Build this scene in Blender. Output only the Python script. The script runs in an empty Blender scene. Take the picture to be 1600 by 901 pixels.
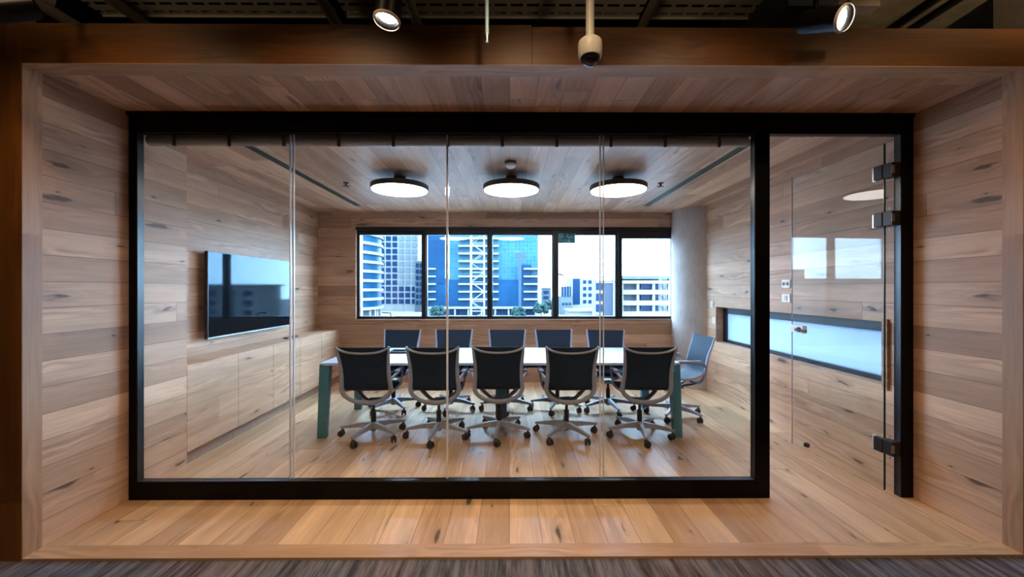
import bpy, bmesh, math, random
from mathutils import Vector, Matrix
random.seed(7)
PI = math.pi
scene = bpy.context.scene
COL = scene.collection

# ------------------------------------------------------------------ materials
class N:
    """tiny node-tree helper"""
    def __init__(s, name):
        s.m = bpy.data.materials.new(name); s.m.use_nodes = True
        s.t = s.m.node_tree; s.t.nodes.clear()
        s.out = s.t.nodes.new('ShaderNodeOutputMaterial')
    def n(s, typ, **kw):
        nd = s.t.nodes.new(typ)
        for k, v in kw.items(): setattr(nd, k, v)
        return nd
    def put(s, sock, v):
        if v is None: return
        if isinstance(v, bpy.types.NodeSocket): s.t.links.new(v, sock)
        else:
            if hasattr(sock.default_value, '__len__') and len(sock.default_value) == 4 and len(v) == 3: v = (*v, 1)
            sock.default_value = v
    def math(s, op, a, b=None, c=None, clamp=False):
        nd = s.n('ShaderNodeMath', operation=op); nd.use_clamp = clamp
        s.put(nd.inputs[0], a); s.put(nd.inputs[1], b); s.put(nd.inputs[2], c)
        return nd.outputs[0]
    def comb(s, x=0.0, y=0.0, z=0.0):
        nd = s.n('ShaderNodeCombineXYZ')
        s.put(nd.inputs[0], x); s.put(nd.inputs[1], y); s.put(nd.inputs[2], z)
        return nd.outputs[0]
    def noise(s, vec, scale=1.0, detail=3.0, rough=.55, dist=0.0):
        nd = s.n('ShaderNodeTexNoise'); s.put(nd.inputs['Vector'], vec)
        nd.inputs['Scale'].default_value = scale; nd.inputs['Detail'].default_value = detail
        nd.inputs['Roughness'].default_value = rough; nd.inputs['Distortion'].default_value = dist
        return nd.outputs[0]
    def mix(s, f, a, b, blend='MIX'):
        nd = s.n('ShaderNodeMix', data_type='RGBA', blend_type=blend)
        s.put(nd.inputs[0], f); s.put(nd.inputs[6], a); s.put(nd.inputs[7], b)
        return nd.outputs[2]
    def step(s, x, lo, hi, tlo=0.0, thi=1.0):
        nd = s.n('ShaderNodeMapRange', interpolation_type='SMOOTHSTEP')
        s.put(nd.inputs[0], x)
        for i, v in enumerate((lo, hi, tlo, thi)): nd.inputs[i+1].default_value = v
        return nd.outputs[0]
    def white(s, vec):
        nd = s.n('ShaderNodeTexWhiteNoise', noise_dimensions='3D'); s.put(nd.inputs['Vector'], vec)
        return nd.outputs['Value'], nd.outputs['Color']
    def coords(s):
        sp = s.n('ShaderNodeSeparateXYZ'); s.t.links.new(s.n('ShaderNodeTexCoord').outputs['Object'], sp.inputs[0])
        return sp.outputs
    def pbsdf(s, color, rough=.5, metal=0.0, spec=.5, bump=None, bstr=.1, coat=0.0):
        p = s.n('ShaderNodeBsdfPrincipled')
        s.put(p.inputs['Base Color'], color); s.put(p.inputs['Roughness'], rough)
        p.inputs['Metallic'].default_value = metal; p.inputs['Specular IOR Level'].default_value = spec
        p.inputs['Coat Weight'].default_value = coat
        if bump is not None:
            b = s.n('ShaderNodeBump'); b.inputs['Strength'].default_value = bstr; b.inputs['Distance'].default_value = .01
            s.put(b.inputs['Height'], bump); s.t.links.new(b.outputs[0], p.inputs['Normal'])
        s.t.links.new(p.outputs[0], s.out.inputs[0])
        return s.m

def plain(name, col, rough=.5, metal=0.0, spec=.5, var=.06, vs=30, coat=0.0):
    k = N(name); c = k.coords()
    nz = k.noise(k.comb(c[0], c[1], c[2]), vs, 3)
    f = k.step(nz, .3, .7, 1 - var, 1 + var)
    cc = k.mix(1.0, (*col, 1), k.comb(f, f, f), 'MULTIPLY')
    return k.pbsdf(cc, rough, metal, spec, coat=coat)

def emit(name, col, strength):
    k = N(name); e = k.n('ShaderNodeEmission'); k.put(e.inputs[0], (*col, 1)); e.inputs[1].default_value = strength
    k.t.links.new(e.outputs[0], k.out.inputs[0]); return k.m

def glass(name, tint=(1, 1, 1), f0=.04, rough=0.0):
    k = N(name)
    lw = k.n('ShaderNodeLayerWeight'); lw.inputs['Blend'].default_value = .5
    p5 = k.math('POWER', lw.outputs['Facing'], 5.0)
    fr = k.math('MULTIPLY_ADD', p5, 1 - f0, f0)
    tr = k.n('ShaderNodeBsdfTransparent'); k.put(tr.inputs[0], (*tint, 1))
    gl = k.n('ShaderNodeBsdfGlossy'); gl.inputs['Roughness'].default_value = rough
    mx = k.n('ShaderNodeMixShader'); k.put(mx.inputs[0], fr)
    k.t.links.new(tr.outputs[0], mx.inputs[1]); k.t.links.new(gl.outputs[0], mx.inputs[2])
    k.t.links.new(mx.outputs[0], k.out.inputs[0]); return k.m

def wood(name, ua, va, w, L, tones, knots=.55, rough=.42, seam=.55, grain=1.0, voff=0.0, spec=.4):
    """planks: ua = axis along the board, va = axis across, w width, L length"""
    k = N(name); c = k.coords()
    u, v = c['XYZ'.index(ua)], k.math('ADD', c['XYZ'.index(va)], voff)
    vs = k.math('DIVIDE', v, w); row = k.math('FLOOR', vs); fv = k.math('SUBTRACT', vs, row)
    r1, _ = k.white(k.comb(row, 3.7, 1.3))
    us = k.math('ADD', k.math('DIVIDE', u, L), k.math('MULTIPLY', r1, 7.0))
    colm = k.math('FLOOR', us); fu = k.math('SUBTRACT', us, colm)
    rnd, rc = k.white(k.comb(row, colm, 9.1))
    rs = k.n('ShaderNodeSeparateColor'); k.t.links.new(rc, rs.inputs[0])
    r2, r3 = rs.outputs[1], rs.outputs[2]
    ou = k.math('MULTIPLY_ADD', r2, 41.0, u); ov = k.math('MULTIPLY_ADD', r3, 23.0, v)
    # knots
    kv = k.comb(k.math('MULTIPLY', ou, 1.7), k.math('MULTIPLY', ov, 6.5), k.math('MULTIPLY', rnd, 5.0))
    wob = k.noise(kv, 3.0, 3)
    kv2 = k.n('ShaderNodeVectorMath', operation='ADD'); k.put(kv2.inputs[0], kv)
    k.put(kv2.inputs[1], k.comb(k.math('MULTIPLY', wob, .55), k.math('MULTIPLY', wob, .4), 0.0))
    vo = k.n('ShaderNodeTexVoronoi', voronoi_dimensions='2D'); k.put(vo.inputs['Vector'], kv2.outputs[0]); vo.inputs['Scale'].default_value = 1.0
    vc = k.n('ShaderNodeSeparateColor'); k.t.links.new(vo.outputs['Color'], vc.inputs[0])
    has = k.step(vc.outputs[0], .52, .54)
    size = k.math('MULTIPLY_ADD', k.math('POWER', vc.outputs[1], 2.5), .15, .04)
    near = k.math('DIVIDE', vo.outputs['Distance'], size)
    kn = k.math('MULTIPLY', k.step(near, 1.0, .35), has)
    halo = k.math('MULTIPLY', k.step(near, 3.2, .6), has)
    # grain: rings bent around the knots + fibres
    bend = k.noise(k.comb(k.math('MULTIPLY', ou, 1.3), k.math('MULTIPLY', ov, 5.0), r2), 1.0, 3, .5)
    ph = k.math('ADD', k.math('MULTIPLY', ov, 95.0), k.math('ADD', k.math('MULTIPLY', bend, 34.0), k.math('MULTIPLY', halo, 5.0)))
    ring = k.math('MULTIPLY_ADD', k.math('SINE', ph), .5, .5)
    fib = k.noise(k.comb(k.math('MULTIPLY', ou, 3.0), k.math('MULTIPLY', ov, 150.0), r3), 1.0, 4, .7)
    mott = k.noise(k.comb(k.math('MULTIPLY', ou, 1.1), k.math('MULTIPLY', ov, 9.0), rnd), 1.0, 4, .6)
    figm = k.step(k.noise(k.comb(k.math('MULTIPLY', ou, .9), k.math('MULTIPLY', ov, 7.0), r3), 1.0, 2), .50, .68)
    a, b, d = tones
    t = k.mix(k.step(rnd, .08, .92), (*a, 1), (*b, 1))
    t = k.mix(k.math('MULTIPLY', k.step(r2, .55, 1.0), .55), t, (*d, 1))
    g = k.math('ADD', k.math('MULTIPLY', k.step(mott, .3, .75, -.5, .5), .30 * grain),
               k.math('ADD', k.math('MULTIPLY', k.math('MULTIPLY', k.math('SUBTRACT', ring, .5), figm), .40 * grain), k.math('MULTIPLY', k.step(fib, .25, .8, -.5, .5), .24 * grain)))
    gf = k.math('ADD', g, 1.0)
    t = k.mix(1.0, t, k.comb(gf, gf, gf), 'MULTIPLY')
    t = k.mix(k.math('MULTIPLY', halo, .5 * knots), t, tuple(x * .45 for x in a) + (1,))
    t = k.mix(k.math('MULTIPLY', kn, knots), t, (.035, .02, .012, 1))
    sv = k.math('MULTIPLY', k.math('MINIMUM', fv, k.math('SUBTRACT', 1.0, fv)), w)
    su = k.math('MULTIPLY', k.math('MINIMUM', fu, k.math('SUBTRACT', 1.0, fu)), L)
    sm = k.step(k.math('MINIMUM', sv, su), .0032, .0010)
    t = k.mix(k.math('MULTIPLY', sm, seam), t, (.03, .018, .01, 1))
    h = k.math('SUBTRACT', k.math('MULTIPLY', fib, .25), sm)
    return k.pbsdf(t, rough, 0, spec, h, .12)

OAK = ((.69, .435, .285), (.47, .275, .168), (.34, .185, .105))
OAKF = ((.72, .48, .29), (.53, .325, .185), (.42, .24, .13))
STAIN = ((.25, .095, .016), (.18, .064, .010), (.125, .040, .007))
M = {}
M['floor'] = wood('oak_floor', 'Y', 'X', .19, 3.0, OAKF, .8, .36)
M['ceil'] = wood('oak_ceiling', 'Y', 'X', .17, 1.9, OAK, .55, .42)
M['side'] = wood('oak_wall_boards', 'Y', 'Z', .15, 4.2, OAK, .8, .5)
M['back'] = wood('oak_back_boards', 'X', 'Z', .15, 2.4, tuple(tuple(x*.92 for x in t) for t in OAK), .7, .5)
M['cab'] = wood('oak_cabinet_veneer', 'Y', 'Z', .24, 9.0, ((.66, .43, .285), (.54, .335, .215), (.46, .275, .17)), .8, .45, .12)
M['fascia'] = wood('stained_oak', 'X', 'Z', .70, 9.0, STAIN, .25, .45, .0, 1.5, .3)
M['post'] = wood('stained_oak_upright', 'Z', 'X', .9, 9.0, STAIN, .15, .45, .0, 1.2, .3)
M['edgeX'] = wood('oak_edge_board', 'X', 'Y', .9, 6.0, OAKF, .15, .42, .0, .9, .2)
M['edgeZ'] = wood('oak_edge_upright', 'Z', 'Y', .9, 6.0, OAK, .1, .45, .0, .9, .2)
M['black'] = plain('black_metal', (.0025, .002, .002), .35, 0, .12)
M['black_satin'] = plain('black_satin_return', (.012, .012, .014), .30, 0, .5)
M['plastic'] = plain('black_plastic', (.012, .012, .013), .45)
M['winframe'] = plain('dark_window_frame', (.006, .008, .012), .35)
M['steel'] = plain('brushed_steel', (.62, .60, .58), .28, 1.0)
M['bronze'] = plain('dark_hinge_metal', (.015, .011, .009), .4, .2)
M['white'] = plain('white_plastic', (.78, .76, .74), .4)
M['camwhite'] = plain('camera_white', (.50, .47, .42), .5)
M['cream'] = plain('cream_plastic', (.62, .53, .44), .5)
M['frame_grey'] = plain('chair_grey_frame', (.32, .37, .51), .42)
M['base_grey'] = plain('chair_grey_base', (.34, .36, .44), .4)
M['teal'] = plain('teal_table_leg', (.065, .24, .31), .45)
M['apron'] = plain('dark_table_beam', (.02, .03, .045), .5)
M['top'] = plain('pale_table_top', (.52, .68, .86), .30, 0, .5, .03)
M['toe'] = plain('toe_kick_wood', (.34, .23, .16), .6)
M['cavity'] = plain('shadow_gap', (.02, .014, .01), .8)
M['glass'] = glass('clear_glass', (.97, .985, .98))
M['dglass'] = glass('door_glass', (.97, .985, .98), .019)
M['wglass'] = glass('window_glass', (.90, .965, 1.0), .05)
M['gedge'] = plain('glass_edge_silicone', (.62, .66, .72), .25, 0, .6)
M['green_edge'] = plain('green_glass_edge', (.01, .045, .02), .2, 0, .6)
M['slot'] = plain('dark_green_slot', (.002, .007, .005), .5)
M['slotbar'] = plain('slot_divider', (.025, .07, .045), .4)
M['rail'] = plain('grey_brown_headrail', (.30, .25, .21), .22, 0, .6)
M['lamp'] = emit('lamp_diffuser', (1.0, .90, .84), 9.0)
M['spot'] = emit('spot_lens', (1.0, .92, .80), 12.0)
M['lamprim'] = plain('lamp_rim', (.06, .05, .05), .5)
M['dark'] = plain('dark_corridor_paint', (.012, .010, .009), .8)
M['olive'] = plain('olive_concrete', (.30, .23, .13), .85, 0, .2, .25, 6)
M['conduit'] = plain('conduit_metal', (.26, .21, .14), .55, .3)
M['bracket'] = plain('grey_bracket', (.34, .27, .20), .6)
M['tv_body'] = plain('tv_black_body', (.008, .008, .009), .35)
M['screen'] = plain('tv_glossy_screen', (.004, .006, .009), .04, 0, .24, .02)
M['screen'].node_tree.nodes['Principled BSDF'].inputs['Specular Tint'].default_value = (.22, .68, 1.0, 1)
M['silver'] = plain('silver_trim', (.30, .33, .36), .4, 1.0)
M['duct'] = plain('duct_beige', (.20, .16, .12), .7)
M['rod'] = plain('pale_blue_rod', (.55, .88, 1.0), .3, 0, .6)
M['dome'] = plain('black_dome', (.006, .006, .006), .04, 0, .8)
M['duskwall'] = plain('corridor_wall', (.30, .24, .18), .8)

def fabric():
    k = N('dark_chair_mesh'); c = k.coords()
    wx = k.math('SINE', k.math('MULTIPLY', c[0], 900.0)); wz = k.math('SINE', k.math('MULTIPLY', c[2], 900.0))
    f = k.math('MULTIPLY_ADD', k.math('MULTIPLY', wx, wz), .18, 1.0)
    col = k.mix(1.0, (.006, .024, .055, 1), k.comb(f, f, f), 'MULTIPLY')
    return k.pbsdf(col, .6, 0, .3)
M['fabric'] = fabric()

def concrete():
    k = N('pale_concrete'); c = k.coords()
    n1 = k.noise(k.comb(c[0], c[1], c[2]), 3.0, 5, .6); n2 = k.noise(k.comb(c[0], c[1], k.math('MULTIPLY', c[2], .3)), 24, 4)
    f = k.math('ADD', k.step(n1, .3, .7, .86, 1.04), k.step(n2, .3, .7, -.05, .05))
    return k.pbsdf(k.mix(1.0, (.50, .45, .42, 1), k.comb(f, f, f), 'MULTIPLY'), .75, 0, .3)
M['concrete'] = concrete()

def carpet():
    k = N('streaked_grey_carpet'); c = k.coords()
    s1 = k.noise(k.comb(k.math('MULTIPLY', c[0], 30.0), k.math('MULTIPLY', c[1], 2.2), 0.0), 1.0, 4, .7)
    s2 = k.noise(k.comb(k.math('MULTIPLY', c[0], 2.0), k.math('MULTIPLY', c[1], .8), 4.0), 1.0, 3)
    pile = k.noise(k.comb(c[0], c[1], c[2]), 420, 2)
    f = k.math('MULTIPLY', k.step(s1, .3, .72, .35, 1.75), k.step(pile, .3, .7, .8, 1.2))
    base = k.mix(k.step(s2, .4, .65), (.135, .115, .13, 1), (.11, .11, .135, 1))
    return k.pbsdf(k.mix(1.0, base, k.comb(f, f, f), 'MULTIPLY'), .95, 0, .1, pile, .3)
M['carpet'] = carpet()

def frosted():
    k = N('frosted_glass')
    a = k.n('ShaderNodeBsdfTranslucent'); k.put(a.inputs[0], (.36, .42, .50, 1))
    b = k.n('ShaderNodeBsdfPrincipled'); k.put(b.inputs['Base Color'], (.5, .6, .66, 1)); b.inputs['Roughness'].default_value = .12
    mx = k.n('ShaderNodeMixShader'); mx.inputs[0].default_value = .3
    k.t.links.new(a.outputs[0], mx.inputs[1]); k.t.links.new(b.outputs[0], mx.inputs[2])
    k.t.links.new(mx.outputs[0], k.out.inputs[0]); return k.m
M['frost'] = frosted()

def trayplate():
    k = N('perforated_tray_metal'); c = k.coords()
    def fr(x, s):
        q = k.math('DIVIDE', x, s); return k.math('SUBTRACT', q, k.math('FLOOR', q))
    fx, fy = fr(c[0], .105), fr(c[1], .075)
    slot = k.math('MULTIPLY', k.step(k.math('ABSOLUTE', k.math('SUBTRACT', fx, .5)), .40, .36),
                  k.step(k.math('ABSOLUTE', k.math('SUBTRACT', fy, .5)), .20, .15))
    p = k.n('ShaderNodeBsdfPrincipled'); k.put(p.inputs['Base Color'], (.46, .40, .28, 1)); p.inputs['Roughness'].default_value = .6
    p.inputs['Metallic'].default_value = .3
    tr = k.n('ShaderNodeBsdfTransparent'); mx = k.n('ShaderNodeMixShader'); k.put(mx.inputs[0], slot)
    k.t.links.new(p.outputs[0], mx.inputs[1]); k.t.links.new(tr.outputs[0], mx.inputs[2])
    k.t.links.new(mx.outputs[0], k.out.inputs[0]); return k.m
M['tray'] = trayplate()

def curtainwall(name, c1, c2, line, px, pz, lw, ua='X'):
    k = N(name); c = k.coords(); u = c['XYZ'.index(ua)]
    qx = k.math('DIVIDE', u, px); qz = k.math('DIVIDE', c[2], pz)
    ix, iz = k.math('FLOOR', qx), k.math('FLOOR', qz)
    fx, fz = k.math('SUBTRACT', qx, ix), k.math('SUBTRACT', qz, iz)
    r, _ = k.white(k.comb(ix, iz, 2.2))
    big = k.noise(k.comb(k.math('MULTIPLY', u, .06), 0.0, k.math('MULTIPLY', c[2], .09)), 1.0, 3)
    t = k.mix(k.math('ADD', k.math('MULTIPLY', r, .45), k.step(big, .35, .65, 0, .55), clamp=True), (*c1, 1), (*c2, 1))
    ln = k.math('MAXIMUM', k.step(fx, lw, lw * .6), k.step(fz, lw, lw * .6))
    return k.pbsdf(k.mix(k.math('MULTIPLY', ln, .75), t, (*line, 1)), .4, 0, .08)
M['cw_light'] = curtainwall('pale_blue_curtain_wall', (.002, .042, .082), (.016, .076, .10), (.075, .090, .098), 1.75, 1.75, .10)
M['cw_dark'] = curtainwall('deep_blue_curtain_wall', (.0001, .015, .044), (.0003, .030, .070), (.001, .028, .062), 3.5, 3.5, .05)
M['cw_band'] = curtainwall('blue_ribbon_glazing', (.0001, .016, .046), (.0008, .042, .082), (.003, .026, .052), 2.4, 3.5, .05)
M['bglass'] = plain('blue_window_glass', (.0003, .015, .046), .4, 0, .1)
M['bglass_pale'] = plain('pale_window_glass', (.085, .10, .108), .5, 0, .1)
M['bwhite'] = plain('white_facade', (.15, .148, .147), .8, 0, .2, .05, .5)
M['bgrey'] = plain('pale_blue_facade', (.055, .072, .080), .8, 0, .2, .08, .5)
M['bdeep'] = plain('deep_blue_opening', (.001, .009, .024), .6)
M['crane'] = plain('pale_crane_steel', (.14, .135, .125), .6)
M['crane_blue'] = plain('blue_crane_steel', (.001, .016, .042), .6)
M['street'] = plain('pale_street', (.14, .14, .145), .9, 0, .1, .2, .08)
M['leaf'] = plain('blue_green_leaves', (.007, .024, .022), .8, 0, .2, .4, 1.2)
M['bark'] = plain('tree_bark', (.08, .08, .08), .9)
def sticker():
    k = N('teal_sticker'); a = k.n('ShaderNodeBsdfTranslucent'); k.put(a.inputs[0], (.10, .16, .155, 1))
    b = k.n('ShaderNodeBsdfDiffuse'); k.put(b.inputs[0], (.12, .26, .27, 1)); mx = k.n('ShaderNodeAddShader')
    k.t.links.new(a.outputs[0], mx.inputs[0]); k.t.links.new(b.outputs[0], mx.inputs[1]); k.t.links.new(mx.outputs[0], k.out.inputs[0]); return k.m
M['sign'] = sticker()
M['ink'] = plain('black_ink', (.004, .006, .008), .6)
M['paper'] = plain('dark_tablet', (.02, .03, .045), .3)

# ------------------------------------------------------------------ mesh builder
def smooth_path(pts, sub=4):
    P = [Vector(p) for p in pts]; out = []
    for i in range(len(P) - 1):
        p0, p1, p2, p3 = P[max(i-1, 0)], P[i], P[i+1], P[min(i+2, len(P)-1)]
        for j in range(sub):
            t = j / sub
            out.append(.5 * ((2*p1) + (p2-p0)*t + (2*p0-5*p1+4*p2-p3)*t*t + (3*p1-p0-3*p2+p3)*t**3))
    out.append(P[-1]); return out

class MB:
    def __init__(s): s.bm = bmesh.new()
    def box(s, lo, hi, bev=0.0):
        x0, y0, z0 = lo; x1, y1, z1 = hi
        b = bmesh.new(); bmesh.ops.create_cube(b, size=1)
        for v in b.verts:
            v.co = Vector(((x0+x1)/2 + v.co.x*(x1-x0), (y0+y1)/2 + v.co.y*(y1-y0), (z0+z1)/2 + v.co.z*(z1-z0)))
        if bev: bmesh.ops.bevel(b, geom=b.edges[:], offset=bev, segments=2, profile=.6, affect='EDGES')
        s.join(b); return s
    def join(s, b, mat=None):
        me = bpy.data.meshes.new('tmp')
        if mat is not None: bmesh.ops.transform(b, matrix=mat, verts=b.verts[:])
        b.to_mesh(me); b.free(); s.bm.from_mesh(me); bpy.data.meshes.remove(me)
    def tube(s, pts, r, n=10, flat=1.0, up=(0, 0, 1), cap=True):
        """r: radius or list; flat scales the section along the 'up'-most side axis"""
        P = [Vector(p) for p in pts]; R = r if isinstance(r, (list, tuple)) else [r]*len(P)
        rings = []; prev = None
        for i, p in enumerate(P):
            d = (P[min(i+1, len(P)-1)] - P[max(i-1, 0)]).normalized()
            a = prev if prev is not None else Vector(up)
            x = a - d * a.dot(d)
            if x.length < 1e-4: x = Vector((1, 0, 0)) - d * d.x
            x.normalize(); y = d.cross(x); prev = x
            rr = R[i] if len(R) == len(P) else R[0] + (R[-1]-R[0])*i/(len(P)-1)
            rings.append([s.bm.verts.new(p + x*math.cos(2*PI*k/n)*rr*flat + y*math.sin(2*PI*k/n)*rr) for k in range(n)])
        for A, B in zip(rings, rings[1:]):
            for k in range(n): s.bm.faces.new((A[k], A[(k+1) % n], B[(k+1) % n], B[k]))
        if cap:
            s.bm.faces.new(rings[0][::-1]); s.bm.faces.new(rings[-1])
        return s
    def lathe(s, prof, n=32, mat=None, ring=False):
        b = bmesh.new(); rings = []
        for r, z in prof:
            rings.append([b.verts.new((max(r, 1e-4)*math.cos(2*PI*k/n), max(r, 1e-4)*math.sin(2*PI*k/n), z)) for k in range(n)])
        for A, B in zip(rings, rings[1:]):
            for k in range(n): b.faces.new((A[k], A[(k+1) % n], B[(k+1) % n], B[k]))
        if ring:
            for k in range(n): b.faces.new((rings[-1][k], rings[-1][(k+1) % n], rings[0][(k+1) % n], rings[0][k]))
        else: b.faces.new(rings[0][::-1]); b.faces.new(rings[-1])
        s.join(b, mat); return s
    def prism(s, poly, axis, a, b):
        """extrude 2-D polygon along axis from a to b; poly in the two other axes' order"""
        def mk(p, t):
            return {'X': (t, p[0], p[1]), 'Y': (p[0], t, p[1]), 'Z': (p[0], p[1], t)}[axis]
        A = [s.bm.verts.new(mk(p, a)) for p in poly]; B = [s.bm.verts.new(mk(p, b)) for p in poly]
        n = len(poly)
        for k in range(n): s.bm.faces.new((A[k], A[(k+1) % n], B[(k+1) % n], B[k]))
        s.bm.faces.new(A[::-1]); s.bm.faces.new(B); return s
    def build(s, name, mat, parent=None, smooth=False, loc=None, **props):
        bmesh.ops.recalc_face_normals(s.bm, faces=s.bm.faces[:])
        me = bpy.data.meshes.new(name); s.bm.to_mesh(me); s.bm.free()
        if smooth:
            for p in me.polygons: p.use_smooth = True
            me.set_sharp_from_angle(angle=math.radians(40))
        o = bpy.data.objects.new(name, me); COL.objects.link(o)
        for m in (mat if isinstance(mat, (list, tuple)) else [mat]): me.materials.append(m)
        if parent: o.parent = parent
        if loc: o.location = loc
        for a, b in props.items(): o[a] = b
        return o

def tag(o, label, cat, group=None, kind=None):
    o['label'] = label; o['category'] = cat
    if group: o['group'] = group
    if kind: o['kind'] = kind
    return o
def empty(name, loc=(0, 0, 0), rz=0.0):
    o = bpy.data.objects.new(name, None); COL.objects.link(o); o.location = loc; o.rotation_euler = (0, 0, rz)
    o.empty_display_size = .1; return o
def kids(o): return [c for c in COL.objects if c.parent == o]
def copy_tree(o, parent=None):
    c = o.copy(); COL.objects.link(c)
    if parent: c.parent = parent
    for ch in kids(o):
        copy_tree(ch, c)
    return c
def box(name, lo, hi, mat, parent=None, bev=0.0): return MB().box(lo, hi, bev).build(name, mat, parent)
def struct(o, label, cat): return tag(o, label, cat, None, 'structure')

# ------------------------------------------------------------------ main dimensions (metres)
H = 1.46                                   # eye height
XL, XN, XR = -2.634, -2.975, 2.82            # left boards, niche wall, right wall
YF, YG, YB = 2.165, 2.76, 6.20             # portal front, glazing, back wall
ZS, ZC = 2.678, 2.645                       # soffit, room ceiling
YP = 3.265                                  # end of the full-height left panel
LAMP_Y, LAMP_Z = 4.24, 2.50

# ------------------------------------------------------------------ shell
struct(box('floor', (XN - .3, YF + .085, -.12), (XR, YB, 0), M['floor']), 'light oak plank floor running from the portal into the meeting room', 'floor')
struct(box('floor', (-5.2, -3.2, -.16), (5.2, YF + .01, -.012), M['carpet']), 'dark grey streaked carpet in front of the wooden portal', 'carpet')
struct(box('wall_left', (XL - .33, YF + .085, 0), (XL, YP, 2.85), M['side']), 'oak boarded left reveal wall continuing behind the black glass frame', 'wall')
struct(box('wall_left', (XN - .12, YP, 0), (XN, YB + .3, 2.85), M['side']), 'oak boarded wall behind the television', 'wall')
# back wall with the strip window opening
WX0, WX1, WZ0, WZ1 = -2.39, 2.62, .985, 2.385
m = MB()
m.box((XN - .12, YB, -.1), (3.2, YB + .3, WZ0)); m.box((XN - .12, YB, WZ1), (3.2, YB + .3, 3.9))
m.box((XN - .12, YB, WZ0), (WX0, YB + .3, WZ1)); m.box((WX1, YB, WZ0), (3.2, YB + .3, WZ1))
struct(m.build('wall_back', M['back']), 'oak boarded far wall around the strip window', 'wall')
# right wall with low slit opening
SY0, SY1, SZ0, SZ1 = 2.98, 5.42, .732, 1.21
m = MB()
m.box((XR, YF + .085, -.1), (XR + .3, YB, SZ0)); m.box((XR, YF + .085, SZ1), (XR + .3, YB, 2.85))
m.box((XR, YF + .085, SZ0), (XR + .3, SY0, SZ1)); m.box((XR, SY1, SZ0), (XR + .3, YB, SZ1))
struct(m.build('wall_right', M['side']), 'oak boarded right wall with the low slit window', 'wall')
struct(box('ceiling', (XN - .1, YG + .06, ZC), (XR, YB, ZC + .1), M['ceil']), 'oak plank ceiling of the meeting room', 'ceiling')
struct(box('ceiling', (XL, YF + .085, ZS), (XR, YG + .06, ZS + .1), M['ceil']), 'oak plank soffit of the portal above the glass front', 'ceiling')
struct(MB().lathe([(.42, 0), (.42, ZC)], 64, Matrix.Translation((2.93, 6.08, 0))).build('wall_column', M['concrete'], None, True), 'round pale concrete column in the far right corner', 'column')
# portal frame boards
struct(box('trim_1', (XL, YF, ZS), (.12, YF + .05, 2.892), M['fascia']), 'left half of the dark stained oak fascia over the portal', 'trim')
struct(box('trim_2', (.1225, YF, ZS), (XR + .012, YF + .05, 2.882), M['fascia']), 'right half of the dark stained oak fascia over the portal', 'trim')
struct(box('trim_3', (XL - .25, YF, -.02), (XL - .001, YF + .08, 2.892), M['post']), 'dark stained oak upright face board left of the portal', 'trim')
struct(box('trim_4', (XR + .012, YF, -.02), (XR + .26, YF + .08, 2.882), M['post']), 'dark stained oak upright face board right of the portal', 'trim')
struct(box('trim_5', (XL - .02, YF + .003, 0), (XL + .001, YF + .095, ZS), M['edgeZ']), 'pale vertical edge board on the left reveal', 'trim')
struct(box('trim_6', (XR - .001, YF + .003, 0), (XR + .012, YF + .095, ZS), M['edgeZ']), 'vertical edge board on the right reveal', 'trim')
struct(box('trim_7', (XL, YF, -.10), (XR + .012, YF + .112, .002), M['edgeX']), 'oak nosing board along the front of the floor', 'trim')
struct(box('trim_8', (XL, YF + .001, ZS - .004), (XR, YF + .12, ZS - .0005), M['edgeX']), 'oak edge board along the front of the soffit', 'trim')

# corridor shell round the viewer (keeps daylight out)
struct(box('wall_corridor_rear', (-5.2, -3.3, -.2), (5.2, -3.1, 3.9), M['duskwall']), 'dim corridor wall behind the viewer', 'wall')
struct(box('wall_corridor_left', (-5.3, -3.3, -.2), (-5.1, 6.5, 3.9), M['duskwall']), 'dim corridor end wall on the left', 'wall')
struct(box('wall_corridor_right', (5.1, -3.3, -.2), (5.3, YF + .4, 3.9), M['duskwall']), 'dim corridor end wall on the right', 'wall')
struct(box('wall_front_right', (XR + .26, YF + .03, -.2), (5.2, YF + .35, 3.9), M['duskwall']), 'dim corridor wall right of the portal', 'wall')
struct(box('wall_front_left', (-5.2, YF + .03, -.2), (XL - .25, YF + .1, 3.2), M['duskwall']), 'dim corridor wall left of the portal', 'wall')
struct(box('ceiling_daylight_stop', (XR, YF + .3, 2.851), (3.95, YB + .3, 2.875), M['dark']), 'unseen dark ledge over the right wall, added to keep sky light out', 'ceiling')  # added out of view to stop sky light rising beside the right wall
struct(box('wall_daylight_stop', (3.9, YF + .3, 2.87), (4.05, YB + .3, 3.9), M['dark']), 'unseen dark wall above the right ledge, added to block the sky', 'wall')  # added out of view, only to block the sky from the void
struct(box('ceiling_corridor', (-5.3, -3.3, 3.7), (5.3, YB + .35, 3.9), M['dark']), 'dark exposed ceiling above the corridor', 'ceiling')
struct(box('ceiling_slab', (1.55, -1.0, 3.32), (5.0, 4.2, 3.40), M['olive']), 'olive grey ceiling slab above the right end of the portal', 'ceiling')
struct(box('ceiling_daylight_stop', (-5.2, YF + .1, 2.851), (XL, 4.5, 2.875), M['dark']), 'unseen dark ledge over the left wall, added to keep sky light out', 'ceiling')  # added out of view to seal a sky-light leak beyond the left wall
struct(box('wall_void_rear', (-5.2, 4.4, 2.8), (3.0, 4.5, 3.75), M['dark']), 'dark back of the ceiling void', 'wall')

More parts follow.
